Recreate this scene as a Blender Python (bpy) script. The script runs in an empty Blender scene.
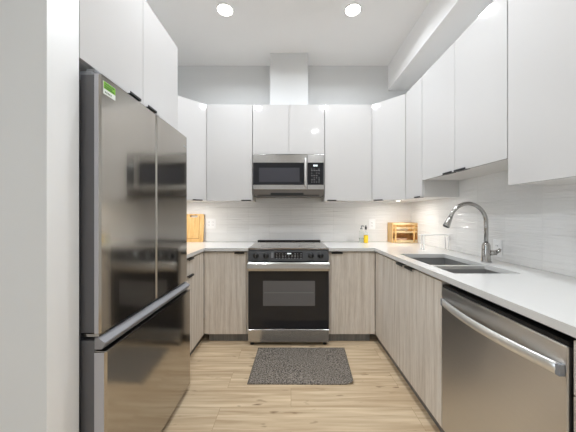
import bpy, bmesh, math, random
from mathutils import Vector, Matrix

random.seed(7)
SC = bpy.context.scene
COL = SC.collection

# ------------------------------------------------------------------ camera
cam_data = bpy.data.cameras.new('camera')
cam_data.sensor_fit = 'HORIZONTAL'
cam_data.sensor_width = 36.0
cam_data.lens = 16.0
cam_data.shift_x = -3.0 / 576.0
cam_data.shift_y = -1.0 / 576.0
cam_data.clip_start = 0.02
cam = bpy.data.objects.new('camera', cam_data)
cam.location = (0, 0, 1.23)
cam.rotation_euler = (math.pi / 2, 0, 0)
COL.objects.link(cam)
SC.camera = cam

# ------------------------------------------------------------------ world / light / exposure
world = bpy.data.worlds.new('world')
SC.world = world
world.use_nodes = True
wb = world.node_tree.nodes['Background']
wb.inputs['Color'].default_value = (0.76, 0.88, 1.0, 1)
wb.inputs['Strength'].default_value = 3.2

DOWNLIGHT_W = 8.6
DOWNLIGHT_COL = (0.885, 0.94, 1.005)
PUCK_W = 2.0

SC.view_settings.view_transform = 'Standard'
SC.view_settings.look = 'None'
SC.view_settings.gamma = 1.0
SC.view_settings.use_curve_mapping = False
SC.view_settings.exposure = 0.15
SC.cycles.max_bounces = 14
SC.cycles.diffuse_bounces = 8
SC.cycles.glossy_bounces = 6
SC.cycles.transmission_bounces = 8
SC.cycles.sample_clamp_indirect = 6.0
SC.cycles.use_denoising = True
SC.cycles.caustics_reflective = False
SC.cycles.caustics_refractive = False

# fill daylight through an added, unseen window behind the camera
portal = bpy.data.lights.new('added_window_fill', 'AREA')
portal.shape = 'RECTANGLE'
portal.size = 2.3
portal.size_y = 2.1
portal.cycles.is_portal = True
po = bpy.data.objects.new('added_window_fill', portal)
po.location = (-3.62, -2.15, 1.45)
po.rotation_euler = (0, -math.pi / 2, 0)
po.rotation_euler = (math.pi / 2, 0, -math.pi / 2)
COL.objects.link(po)

# ------------------------------------------------------------------ materials
def lin(c):
    r = []
    for v in c:
        v = v / 255.0
        r.append(v / 12.92 if v <= 0.04045 else ((v + 0.055) / 1.055) ** 2.4)
    return (r[0], r[1], r[2], 1.0)

def new_mat(name):
    m = bpy.data.materials.new(name)
    m.use_nodes = True
    nt = m.node_tree
    return m, nt, nt.nodes['Principled BSDF']

def N(nt, typ, **kw):
    n = nt.nodes.new(typ)
    for k, v in kw.items():
        setattr(n, k, v)
    return n

def simple(name, rgb, rough=0.5, metal=0.0, noise=0.0, nscale=40, spec=0.5, coat=0.0, bump=0.0, bscale=200):
    """plain surface with a slight procedural mottling"""
    m, nt, b = new_mat(name)
    c = lin(rgb)
    b.inputs['Roughness'].default_value = rough
    b.inputs['Metallic'].default_value = metal
    b.inputs['Specular IOR Level'].default_value = spec
    b.inputs['Coat Weight'].default_value = coat
    b.inputs['Coat Roughness'].default_value = 0.03
    tc = N(nt, 'ShaderNodeTexCoord')
    nz = N(nt, 'ShaderNodeTexNoise')
    nz.inputs['Scale'].default_value = nscale
    nt.links.new(tc.outputs['Object'], nz.inputs['Vector'])
    mx = N(nt, 'ShaderNodeMix', data_type='RGBA')
    k = 1.0 - noise
    mx.inputs[6].default_value = (c[0] * k, c[1] * k, c[2] * k, 1)
    mx.inputs[7].default_value = c
    nt.links.new(nz.outputs['Fac'], mx.inputs[0])
    nt.links.new(mx.outputs[2], b.inputs['Base Color'])
    if bump:
        n2 = N(nt, 'ShaderNodeTexNoise')
        n2.inputs['Scale'].default_value = bscale
        nt.links.new(tc.outputs['Object'], n2.inputs['Vector'])
        bp = N(nt, 'ShaderNodeBump')
        bp.inputs['Strength'].default_value = bump
        bp.inputs['Distance'].default_value = 0.002
        nt.links.new(n2.outputs['Fac'], bp.inputs['Height'])
        nt.links.new(bp.outputs['Normal'], b.inputs['Normal'])
    return m

def emissive(name, rgb, strength):
    m, nt, b = new_mat(name)
    b.inputs['Base Color'].default_value = lin(rgb)
    b.inputs['Emission Color'].default_value = lin(rgb)
    b.inputs['Emission Strength'].default_value = strength
    return m

def brushed(name, rgb, rough, tangent, aniso=0.6, streak=(2, 2, 260), rmix=0.06):
    """brushed stainless: fine streak noise in roughness and colour, stretched highlights"""
    m, nt, b = new_mat(name)
    c = lin(rgb)
    b.inputs['Metallic'].default_value = 1.0
    b.inputs['Anisotropic'].default_value = aniso
    tn = N(nt, 'ShaderNodeCombineXYZ')
    for i in range(3):
        tn.inputs[i].default_value = tangent[i]
    nt.links.new(tn.outputs[0], b.inputs['Tangent'])
    tc = N(nt, 'ShaderNodeTexCoord')
    mp = N(nt, 'ShaderNodeMapping')
    mp.inputs['Scale'].default_value = streak
    nt.links.new(tc.outputs['Object'], mp.inputs['Vector'])
    nz = N(nt, 'ShaderNodeTexNoise')
    nz.inputs['Scale'].default_value = 1.0
    nz.inputs['Detail'].default_value = 3
    nt.links.new(mp.outputs[0], nz.inputs['Vector'])
    mr = N(nt, 'ShaderNodeMapRange')
    mr.inputs[3].default_value = max(0.02, rough - rmix)
    mr.inputs[4].default_value = rough + rmix
    nt.links.new(nz.outputs['Fac'], mr.inputs[0])
    nt.links.new(mr.outputs[0], b.inputs['Roughness'])
    mx = N(nt, 'ShaderNodeMix', data_type='RGBA')
    mx.inputs[6].default_value = (c[0] * .93, c[1] * .93, c[2] * .93, 1)
    mx.inputs[7].default_value = c
    nt.links.new(nz.outputs['Fac'], mx.inputs[0])
    nt.links.new(mx.outputs[2], b.inputs['Base Color'])
    return m

def wood(name, dark, mid, light, scale=(26, 26, 1.3), rough=0.5, contrast=1.0, pore=.35):
    m, nt, b = new_mat(name)
    b.inputs['Roughness'].default_value = rough
    b.inputs['Specular IOR Level'].default_value = 0.35
    tc = N(nt, 'ShaderNodeTexCoord')
    oi = N(nt, 'ShaderNodeObjectInfo')
    ml = N(nt, 'ShaderNodeMath', operation='MULTIPLY')
    ml.inputs[1].default_value = 37.0
    nt.links.new(oi.outputs['Random'], ml.inputs[0])
    add = N(nt, 'ShaderNodeVectorMath', operation='ADD')
    nt.links.new(tc.outputs['Object'], add.inputs[0])
    nt.links.new(ml.outputs[0], add.inputs[1])
    mp = N(nt, 'ShaderNodeMapping')
    mp.inputs['Scale'].default_value = scale
    nt.links.new(add.outputs[0], mp.inputs['Vector'])
    n1 = N(nt, 'ShaderNodeTexNoise')
    n1.inputs['Scale'].default_value = 1.0
    n1.inputs['Detail'].default_value = 6
    n1.inputs['Roughness'].default_value = 0.62
    n1.inputs['Distortion'].default_value = 0.35
    nt.links.new(mp.outputs[0], n1.inputs['Vector'])
    cr = N(nt, 'ShaderNodeValToRGB')
    e = cr.color_ramp.elements
    e[0].position = 0.5 - 0.22 * contrast
    e[0].color = lin(dark)
    e[1].position = 0.5 + 0.2 * contrast
    e[1].color = lin(light)
    em = cr.color_ramp.elements.new(0.5)
    em.color = lin(mid)
    nt.links.new(n1.outputs['Fac'], cr.inputs[0])
    # fine pores
    mp2 = N(nt, 'ShaderNodeMapping')
    mp2.inputs['Scale'].default_value = [s * 9 for s in scale]
    nt.links.new(add.outputs[0], mp2.inputs['Vector'])
    n2 = N(nt, 'ShaderNodeTexNoise')
    n2.inputs['Scale'].default_value = 1.0
    n2.inputs['Detail'].default_value = 2
    nt.links.new(mp2.outputs[0], n2.inputs['Vector'])
    mx = N(nt, 'ShaderNodeMix', data_type='RGBA', blend_type='MULTIPLY')
    mx.inputs[0].default_value = pore
    nt.links.new(cr.outputs[0], mx.inputs[6])
    nt.links.new(n2.outputs['Fac'], mx.inputs[7])
    br = N(nt, 'ShaderNodeBrightContrast')
    br.inputs['Bright'].default_value = 0.03
    nt.links.new(mx.outputs[2], br.inputs['Color'])
    nt.links.new(br.outputs[0], b.inputs['Base Color'])
    return m

def floor_material():
    m, nt, b = new_mat('oak_plank_floor')
    b.inputs['Roughness'].default_value = 0.42
    b.inputs['Specular IOR Level'].default_value = 0.35
    tc = N(nt, 'ShaderNodeTexCoord')
    bt = N(nt, 'ShaderNodeTexBrick')
    bt.offset = 0.37
    bt.inputs['Scale'].default_value = 1.0
    bt.inputs['Brick Width'].default_value = 1.22
    bt.inputs['Row Height'].default_value = 0.182
    bt.inputs['Mortar Size'].default_value = 0.0012
    bt.inputs['Mortar Smooth'].default_value = 0.1
    bt.inputs['Bias'].default_value = 0.0
    bt.inputs['Color1'].default_value = (0, 0, 0, 1)
    bt.inputs['Color2'].default_value = (1, 1, 1, 1)
    bt.inputs['Mortar'].default_value = (0.5, 0.5, 0.5, 1)
    nt.links.new(tc.outputs['Object'], bt.inputs['Vector'])
    # grain, shifted per plank
    sep = N(nt, 'ShaderNodeVectorMath', operation='SCALE')
    sep.inputs['Scale'].default_value = 7.0
    nt.links.new(bt.outputs['Color'], sep.inputs[0])
    add = N(nt, 'ShaderNodeVectorMath', operation='ADD')
    nt.links.new(tc.outputs['Object'], add.inputs[0])
    nt.links.new(sep.outputs[0], add.inputs[1])
    mp = N(nt, 'ShaderNodeMapping')
    mp.inputs['Scale'].default_value = (1.8, 34, 1)
    nt.links.new(add.outputs[0], mp.inputs['Vector'])
    n1 = N(nt, 'ShaderNodeTexNoise')
    n1.inputs['Scale'].default_value = 1.0
    n1.inputs['Detail'].default_value = 6
    n1.inputs['Distortion'].default_value = 0.5
    nt.links.new(mp.outputs[0], n1.inputs['Vector'])
    cr = N(nt, 'ShaderNodeValToRGB')
    e = cr.color_ramp.elements
    e[0].position = 0.34
    e[0].color = lin((186, 160, 128))
    e[1].position = 0.66
    e[1].color = lin((221, 200, 168))
    nt.links.new(n1.outputs['Fac'], cr.inputs[0])
    # tone per plank
    mx = N(nt, 'ShaderNodeMix', data_type='RGBA', blend_type='MULTIPLY')
    mx.inputs[0].default_value = 1.0
    tone = N(nt, 'ShaderNodeValToRGB')
    tone.color_ramp.elements[0].color = (0.93, 0.925, 0.92, 1)
    tone.color_ramp.elements[1].color = (1, 1, 1, 1)
    nt.links.new(bt.outputs['Color'], tone.inputs[0])
    nt.links.new(cr.outputs[0], mx.inputs[6])
    nt.links.new(tone.outputs[0], mx.inputs[7])
    # knots and dark flecks
    mp3 = N(nt, 'ShaderNodeMapping')
    mp3.inputs['Scale'].default_value = (6.5, 22, 1)
    nt.links.new(add.outputs[0], mp3.inputs['Vector'])
    n3 = N(nt, 'ShaderNodeTexNoise')
    n3.inputs['Scale'].default_value = 1.0
    n3.inputs['Detail'].default_value = 2
    nt.links.new(mp3.outputs[0], n3.inputs['Vector'])
    r3 = N(nt, 'ShaderNodeMapRange')
    r3.inputs[1].default_value = 0.66
    r3.inputs[2].default_value = 0.78
    nt.links.new(n3.outputs['Fac'], r3.inputs[0])
    mk = N(nt, 'ShaderNodeMix', data_type='RGBA')
    mk.inputs[7].default_value = lin((120, 94, 66))
    nt.links.new(r3.outputs[0], mk.inputs[0])
    nt.links.new(mx.outputs[2], mk.inputs[6])
    # joints
    mj = N(nt, 'ShaderNodeMix', data_type='RGBA')
    mj.inputs[7].default_value = lin((164, 138, 106))
    nt.links.new(bt.outputs['Fac'], mj.inputs[0])
    nt.links.new(mk.outputs[2], mj.inputs[6])
    nt.links.new(mj.outputs[2], b.inputs['Base Color'])
    return m

def tile_material(name, axis):
    """long white glazed tiles with rippled faces; axis = horizontal world axis of the wall"""
    m, nt, b = new_mat(name)
    b.inputs['Roughness'].default_value = 0.16
    tc = N(nt, 'ShaderNodeTexCoord')
    sp = N(nt, 'ShaderNodeSeparateXYZ')
    nt.links.new(tc.outputs['Object'], sp.inputs[0])
    cb = N(nt, 'ShaderNodeCombineXYZ')
    nt.links.new(sp.outputs[axis], cb.inputs[0])
    nt.links.new(sp.outputs[2], cb.inputs[1])
    off = N(nt, 'ShaderNodeVectorMath', operation='ADD')
    off.inputs[1].default_value = (0.0 if axis == 0 else 0.06, -0.915, 0)
    nt.links.new(cb.outputs[0], off.inputs[0])
    bt = N(nt, 'ShaderNodeTexBrick')
    bt.offset = 0.0
    bt.inputs['Scale'].default_value = 1.0
    bt.inputs['Brick Width'].default_value = 0.254
    bt.inputs['Row Height'].default_value = 0.1016
    bt.inputs['Mortar Size'].default_value = 0.0014
    bt.inputs['Mortar Smooth'].default_value = 0.3
    bt.inputs['Color1'].default_value = lin((238, 237, 235))
    bt.inputs['Color2'].default_value = lin((234, 233, 231))
    bt.inputs['Mortar'].default_value = lin((232, 231, 229))
    nt.links.new(off.outputs[0], bt.inputs['Vector'])
    nt.links.new(bt.outputs['Color'], b.inputs['Base Color'])
    mp = N(nt, 'ShaderNodeMapping')
    mp.inputs['Scale'].default_value = (3.2, 95, 1)
    nt.links.new(off.outputs[0], mp.inputs['Vector'])
    nz = N(nt, 'ShaderNodeTexNoise')
    nz.inputs['Scale'].default_value = 1.0
    nz.inputs['Detail'].default_value = 1.5
    nt.links.new(mp.outputs[0], nz.inputs['Vector'])
    sb = N(nt, 'ShaderNodeMath', operation='SUBTRACT')
    nt.links.new(nz.outputs['Fac'], sb.inputs[0])
    fm = N(nt, 'ShaderNodeMath', operation='MULTIPLY')
    fm.inputs[1].default_value = 0.25
    nt.links.new(bt.outputs['Fac'], fm.inputs[0])
    nt.links.new(fm.outputs[0], sb.inputs[1])
    bp = N(nt, 'ShaderNodeBump')
    bp.inputs['Strength'].default_value = 1.0
    bp.inputs['Distance'].default_value = 0.006
    nt.links.new(sb.outputs[0], bp.inputs['Height'])
    nt.links.new(bp.outputs['Normal'], b.inputs['Normal'])
    return m

def mat_material():
    m, nt, b = new_mat('flecked_mat')
    b.inputs['Roughness'].default_value = 0.95
    b.inputs['Specular IOR Level'].default_value = 0.1
    tc = N(nt, 'ShaderNodeTexCoord')
    nz = N(nt, 'ShaderNodeTexNoise')
    nz.inputs['Scale'].default_value = 120
    nz.inputs['Detail'].default_value = 3
    nt.links.new(tc.outputs['Object'], nz.inputs['Vector'])
    cr = N(nt, 'ShaderNodeValToRGB')
    e = cr.color_ramp.elements
    e[0].position = 0.40
    e[0].color = lin((72, 67, 62))
    e[1].position = 0.60
    e[1].color = lin((156, 147, 136))
    nt.links.new(nz.outputs['Fac'], cr.inputs[0])
    nt.links.new(cr.outputs[0], b.inputs['Base Color'])
    bp = N(nt, 'ShaderNodeBump')
    bp.inputs['Strength'].default_value = 0.6
    bp.inputs['Distance'].default_value = 0.004
    nt.links.new(nz.outputs['Fac'], bp.inputs['Height'])
    nt.links.new(bp.outputs['Normal'], b.inputs['Normal'])
    return m

def glass(name, rgb, ior=1.45, rough=0.02):
    m, nt, b = new_mat(name)
    b.inputs['Base Color'].default_value = lin(rgb)
    b.inputs['Transmission Weight'].default_value = 1.0
    b.inputs['Roughness'].default_value = rough
    b.inputs['IOR'].default_value = ior
    return m

M = {}
M['floor'] = floor_material()
M['wall'] = simple('painted_wall', (222, 223, 223), 0.85, noise=0.02, nscale=6, bump=0.1)
M['ceiling'] = simple('painted_ceiling', (244, 243, 242), 0.9, noise=0.015, nscale=5)
M['tile_back'] = tile_material('tile_back', 0)
M['tile_right'] = tile_material('tile_right', 1)
M['white'] = simple('white_gloss_laminate', (207, 205, 203), 0.06, noise=0.01, nscale=3, spec=0.5)
M['lit_wall_end'] = simple('lit_wall_end_paint', (240, 240, 239), 0.3, noise=0.01, nscale=3)  # whiter than the wall paint: light on the wall end as colour
M['white_box'] = simple('white_melamine', (218, 216, 213), 0.45, noise=0.02, nscale=8)
M['oak'] = wood('grey_oak_laminate', (200, 187, 171), (230, 220, 207), (244, 237, 227), scale=(36, 36, 1.6), pore=.33, contrast=1.0)
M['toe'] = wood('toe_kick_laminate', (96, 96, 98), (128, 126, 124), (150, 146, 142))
M['quartz'] = simple('white_quartz', (218, 217, 214), 0.13, noise=0.02, nscale=9)
M['black'] = simple('black_metal', (28, 28, 29), 0.38, noise=0.1, nscale=60)
M['blackplastic'] = simple('black_plastic', (12, 12, 12), 0.5, noise=0.1, nscale=60)
M['glassblack'] = simple('black_glass', (38, 38, 41), 0.05, noise=0.05, nscale=5, spec=0.35)
M['window_dark'] = simple('oven_window_glass', (104, 104, 106), 0.10, noise=0.08, nscale=9, spec=0.4)
M['cooktop'] = simple('ceramic_cooktop', (84, 70, 54), 0.12, noise=0.05, nscale=12, spec=1.0, coat=1.0)  # black glass tinted warm: the tan reflection is put into the base colour
M['graphite'] = simple('graphite_panel', (72, 73, 75), 0.3, noise=0.06, nscale=30)
M['fridge'] = brushed('dark_stainless', (188, 183, 175), 0.115, (0, 0, 1), 0.6, (3, 3, 300), 0.015)
M['fridge_side'] = simple('lavender_grey_paint', (186, 186, 192), 0.35, metal=0.15, noise=0.03)
M['fridge_dark'] = simple('dark_grey_liner', (98, 98, 101), 0.45, noise=0.06, nscale=14)
M['steel'] = brushed('stainless', (190, 188, 185), 0.24, (0, 0, 1), 0.6, (4, 4, 320))
M['steel_warm'] = brushed('dishwasher_stainless', (216, 214, 211), 0.29, (0, 0, 1), 0.95, (3, 3, 300), 0.03)
M['steel_sink'] = simple('sink_stainless', (168, 167, 165), 0.38, metal=0.55, noise=0.06, nscale=30)
M['vent'] = brushed('darkened_vent_steel', (122, 116, 110), 0.3, (0, 0, 1), 0.4)  # steel coloured darker to stand for the cooktop's reflection
M['screen'] = simple('microwave_screen', (60, 60, 66), 0.25, noise=0.05)
M['rail'] = simple('rail_grey', (150, 150, 154), 0.35, metal=0.2, noise=0.03)
M['bright'] = simple('bright_steel', (226, 225, 222), 0.3, metal=0.7, noise=0.03)
M['chrome'] = simple('brushed_nickel', (178, 176, 173), 0.16, metal=1.0, noise=0.03)
M['plastic_white'] = simple('white_plastic', (246, 246, 246), 0.35, noise=0.01)
M['slot'] = simple('outlet_slot', (60, 60, 60), 0.5, noise=0.1)
M['bamboo'] = wood('bamboo', (214, 164, 92), (240, 194, 122), (248, 212, 150), scale=(30, 30, 2.2), rough=0.45)
M['bamboo_h'] = wood('bamboo_rail', (230, 190, 124), (248, 220, 166), (252, 236, 196), scale=(3, 3, 60), rough=0.45)
M['mat'] = mat_material()
M['lamp'] = emissive('lamp_lens', (255, 250, 242), 14.0)
M['puck'] = emissive('puck_lens', (255, 246, 232), 10.0)
M['ring'] = simple('white_trim_ring', (240, 240, 238), 0.5)
M['sticker_green'] = simple('sticker_green', (128, 190, 44), 0.5, noise=0.05)
M['sticker_white'] = simple('sticker_white', (236, 240, 232), 0.5, noise=0.03)
M['sticker_ink'] = simple('sticker_ink', (40, 84, 30), 0.6)
M['lit_mark'] = emissive('display_mark', (226, 236, 240), 0.9)
M['print_mark'] = simple('printed_mark', (176, 178, 180), 0.5)
M['oil'] = simple('yellow_liquid', (240, 200, 30), 0.12, noise=0.03, coat=0.6)
M['clear'] = glass('clear_plastic', (244, 248, 246), 1.12)
M['soap'] = glass('pale_liquid', (232, 240, 234), 1.15)
M['grey_plastic'] = simple('grey_plastic', (136, 138, 141), 0.4)
M['cream'] = simple('cream_crockery', (236, 224, 204), 0.3, noise=0.03)
M['blush'] = simple('blush_crockery', (226, 190, 160), 0.4, noise=0.05)
M['added_window_frame'] = simple('added_window_white', (230, 230, 228), 0.5)
M['pane'] = glass('added_window_pane', (250, 252, 252), 1.0, 0.0)

# ------------------------------------------------------------------ geometry helpers
def bx(bm, x0, x1, y0, y1, z0, z1, bev=0.0):
    t = bmesh.new()
    vs = [t.verts.new(p) for p in ((x0, y0, z0), (x1, y0, z0), (x1, y1, z0), (x0, y1, z0),
                                   (x0, y0, z1), (x1, y0, z1), (x1, y1, z1), (x0, y1, z1))]
    for f in ((0, 3, 2, 1), (4, 5, 6, 7), (0, 1, 5, 4), (1, 2, 6, 5), (2, 3, 7, 6), (3, 0, 4, 7)):
        t.faces.new([vs[i] for i in f])
    if bev:
        bmesh.ops.bevel(t, geom=list(t.edges), offset=bev, segments=2, affect='EDGES', profile=0.6)
    merge(bm, t)

def merge(bm, t):
    me = bpy.data.meshes.new('tmp')
    t.to_mesh(me)
    t.free()
    bm.from_mesh(me)
    bpy.data.meshes.remove(me)

def prism(bm, pts, z0, z1, bev=0.0):
    """vertical prism over a plan polygon (counter-clockwise)"""
    t = bmesh.new()
    lo = [t.verts.new((p[0], p[1], z0)) for p in pts]
    hi = [t.verts.new((p[0], p[1], z1)) for p in pts]
    t.faces.new(lo[::-1])
    t.faces.new(hi)
    n = len(pts)
    for i in range(n):
        j = (i + 1) % n
        t.faces.new((lo[i], lo[j], hi[j], hi[i]))
    bmesh.ops.recalc_face_normals(t, faces=t.faces)
    if bev:
        bmesh.ops.bevel(t, geom=list(t.edges), offset=bev, segments=2, affect='EDGES', profile=0.6)
    merge(bm, t)

def extrude_profile(bm, pts, axis, a0, a1, bev=0.0):
    """profile given in the two other axes, extruded along axis (0=x: pts are (y,z); 1=y: pts are (x,z))"""
    t = bmesh.new()
    def P(p, a):
        return (a, p[0], p[1]) if axis == 0 else (p[0], a, p[1])
    A = [t.verts.new(P(p, a0)) for p in pts]
    B = [t.verts.new(P(p, a1)) for p in pts]
    t.faces.new(A)
    t.faces.new(B[::-1])
    n = len(pts)
    for i in range(n):
        j = (i + 1) % n
        t.faces.new((A[j], A[i], B[i], B[j]))
    bmesh.ops.recalc_face_normals(t, faces=t.faces)
    if bev:
        bmesh.ops.bevel(t, geom=list(t.edges), offset=bev, segments=2, affect='EDGES')
    merge(bm, t)

def tube(bm, pts, r, seg=14, caps=True):
    """tube along a polyline; r is a number or one radius per point"""
    pts = [Vector(p) for p in pts]
    n = len(pts)
    rr = r if isinstance(r, (list, tuple)) else [r] * n
    t = bmesh.new()
    rings = []
    prev = None
    for i, p in enumerate(pts):
        if i == 0:
            d = pts[1] - pts[0]
        elif i == n - 1:
            d = pts[-1] - pts[-2]
        else:
            d = (pts[i + 1] - p).normalized() + (p - pts[i - 1]).normalized()
        d.normalize()
        if prev is None:
            u = d.orthogonal().normalized()
        else:
            u = (prev - d * prev.dot(d)).normalized()
        prev = u
        v = d.cross(u)
        rings.append([t.verts.new(p + (u * math.cos(a) + v * math.sin(a)) * rr[i])
                      for a in [2 * math.pi * k / seg for k in range(seg)]])
    for a, b in zip(rings, rings[1:]):
        for k in range(seg):
            f = t.faces.new((a[k], a[(k + 1) % seg], b[(k + 1) % seg], b[k]))
            f.smooth = True
    if caps:
        t.faces.new(rings[0][::-1])
        t.faces.new(rings[-1])
    merge(bm, t)

def lathe(bm, prof, c, seg=28, axis='Z'):
    """surface of revolution; prof = [(radius, height)] about a vertical (or given) axis through c"""
    t = bmesh.new()
    rings = []
    for r, h in prof:
        ring = []
        if r < 1e-6:
            ring = [t.verts.new((0, 0, h))] * seg
        else:
            ring = [t.verts.new((r * math.cos(2 * math.pi * k / seg), r * math.sin(2 * math.pi * k / seg), h)) for k in range(seg)]
        rings.append(ring)
    for a, b in zip(rings, rings[1:]):
        for k in range(seg):
            q = []
            for v in (a[k], a[(k + 1) % seg], b[(k + 1) % seg], b[k]):
                if v not in q:
                    q.append(v)
            if len(q) >= 3:
                f = t.faces.new(q)
                f.smooth = True
    if axis == '-Y':
        bmesh.ops.rotate(t, verts=t.verts, cent=(0, 0, 0), matrix=Matrix.Rotation(math.pi / 2, 3, 'X'))
    elif axis == '-X':
        bmesh.ops.rotate(t, verts=t.verts, cent=(0, 0, 0), matrix=Matrix.Rotation(-math.pi / 2, 3, 'Y'))
    bmesh.ops.translate(t, verts=t.verts, vec=c)
    bmesh.ops.recalc_face_normals(t, faces=t.faces)
    merge(bm, t)

def cells(bm, xs, ys, filled, z0, z1):
    """solid slab over the filled cells of a grid, with no inner faces"""
    t = bmesh.new()
    V = {}
    def v(i, j, k):
        key = (i, j, k)
        if key not in V:
            V[key] = t.verts.new((xs[i], ys[j], z1 if k else z0))
        return V[key]
    F = lambda i, j: 0 <= i < len(xs) - 1 and 0 <= j < len(ys) - 1 and filled(i, j)
    for i in range(len(xs) - 1):
        for j in range(len(ys) - 1):
            if not F(i, j):
                continue
            t.faces.new((v(i, j, 1), v(i + 1, j, 1), v(i + 1, j + 1, 1), v(i, j + 1, 1)))
            t.faces.new((v(i, j, 0), v(i, j + 1, 0), v(i + 1, j + 1, 0), v(i + 1, j, 0)))
            if not F(i - 1, j):
                t.faces.new((v(i, j, 0), v(i, j, 1), v(i, j + 1, 1), v(i, j + 1, 0)))
            if not F(i + 1, j):
                t.faces.new((v(i + 1, j, 0), v(i + 1, j + 1, 0), v(i + 1, j + 1, 1), v(i + 1, j, 1)))
            if not F(i, j - 1):
                t.faces.new((v(i, j, 0), v(i + 1, j, 0), v(i + 1, j, 1), v(i, j, 1)))
            if not F(i, j + 1):
                t.faces.new((v(i, j + 1, 0), v(i, j + 1, 1), v(i + 1, j + 1, 1), v(i + 1, j + 1, 0)))
    bmesh.ops.recalc_face_normals(t, faces=t.faces)
    merge(bm, t)

def wloc(o):
    l = Vector((0, 0, 0))
    while o is not None:
        l += o.location
        o = o.parent
    return l

def obj(name, bm, m, parent=None, origin=None, label=None):
    """link a bmesh (in world coordinates) as one mesh object, under its parent"""
    me = bpy.data.meshes.new(name)
    o = bpy.data.objects.new(name, me)
    base = Vector(origin) if origin is not None else (wloc(parent) if parent else Vector((0, 0, 0)))
    bmesh.ops.translate(bm, verts=bm.verts, vec=-base)
    bm.to_mesh(me)
    bm.free()
    for mm in (m if isinstance(m, (list, tuple)) else [m]):
        me.materials.append(mm)
    COL.objects.link(o)
    if parent:
        o.parent = parent
        o.location = base - wloc(parent)
    else:
        o.location = base
    if label:
        o['label'] = label
    return o

def tag(o, label, cat, group=None):
    o['label'] = label
    o['category'] = cat
    if group:
        o['group'] = group
    return o

def thing(name, label, cat, loc, group=None):
    o = bpy.data.objects.new(name, None)
    o.empty_display_size = 0.1
    COL.objects.link(o)
    o.location = loc
    return tag(o, label, cat, group)

def struct(name, bm, m, parent=None):
    o = obj(name, bm, m, parent)
    if parent is None:
        o['kind'] = 'structure'
    return o

def box_obj(name, x0, x1, y0, y1, z0, z1, m, parent=None, bev=0.0, label=None, origin=None):
    bm = bmesh.new()
    bx(bm, x0, x1, y0, y1, z0, z1, bev)
    return obj(name, bm, m, parent, origin, label)

def box_struct(name, x0, x1, y0, y1, z0, z1, m):
    bm = bmesh.new()
    bx(bm, x0, x1, y0, y1, z0, z1)
    return struct(name, bm, m)

# ------------------------------------------------------------------ dimensions
XL, XR, YB, ZC = -1.486, 1.448, 3.07, 3.02     # kitchen side walls, back wall, ceiling
YREAR, XFAR = -3.6, -3.6                        # living room behind the camera
ZTOP, ZBOT = 2.416, 1.385                       # wall cabinets
CT, CB = 0.915, 0.885                           # countertop top / underside
FL, FR, FB = -0.838, 0.811, 2.463               # base cabinet faces left / right / back

# ------------------------------------------------------------------ room
box_struct('floor', XFAR - .1, XR + .1, YREAR - .1, YB + .1, -0.1, 0.0, M['floor'])
box_struct('ceiling', XFAR - .1, XR + .1, YREAR - .1, YB + .1, ZC, ZC + .1, M['ceiling'])
box_struct('wall_back', XL - .1, XR + .1, YB, YB + .1, 0, ZC, M['wall'])
box_struct('wall_right', XR, XR + .1, YREAR, YB, 0, ZC, M['wall'])
box_struct('wall_left', XL - .1, XL, 0.969, YB, 0, ZC, M['wall'])
box_struct('wall_partition', XFAR, -0.8046, 0.842, 0.969, 0, ZC, M['wall'])
box_struct('wall_end_lit', -0.8044, -0.8026, 0.842, 0.969, 0, ZC, M['lit_wall_end'])  # end of the partition wall, brightened in colour as if lit
box_struct('wall_rear', XFAR, XR, YREAR - .1, YREAR, 0, ZC, M['wall'])
bm = bmesh.new()
wy0, wy1, wz0, wz1 = -3.3, -1.0, 0.4, 2.5
bx(bm, XFAR - .1, XFAR, YREAR, wy0, 0, ZC)
bx(bm, XFAR - .1, XFAR, wy1, 0.969, 0, ZC)
bx(bm, XFAR - .1, XFAR, wy0, wy1, 0, wz0)
bx(bm, XFAR - .1, XFAR, wy0, wy1, wz1, ZC)
struct('wall_far_left', bm, M['wall'])
bm = bmesh.new()
for y in (wy0, (wy0 + wy1) / 2 - .025, wy1 - .05):
    bx(bm, XFAR - .08, XFAR - .02, y, y + .05, wz0, wz1)
bx(bm, XFAR - .08, XFAR - .02, wy0 + .05, wy1 - .05, wz0, wz0 + .05)
bx(bm, XFAR - .08, XFAR - .02, wy0 + .05, wy1 - .05, wz1 - .05, wz1)
wf = struct('window_added', bm, M['added_window_frame'])  # window added in an unseen wall to let in fill light
# duct chase above the microwave and ceiling drop over the right cabinets
box_struct('wall_chase', -0.232, 0.188, 2.828, YB, ZTOP, ZC, M['wall'])
box_struct('beam_right', 1.163, XR, YREAR, YB, 2.723, ZC, M['ceiling'])
# tiled splash walls
box_struct('wall_tile_back', XL + .012, XR - .012, YB - .012, YB, CT, 1.44, M['tile_back'])
box_struct('wall_tile_right', XR - .012, XR, 0.30, YB - .012, CT, 1.56, M['tile_right'])
box_struct('wall_tile_left', XL, XL + .012, 1.83, YB - .012, CT, 1.44, M['tile_right'])

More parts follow.
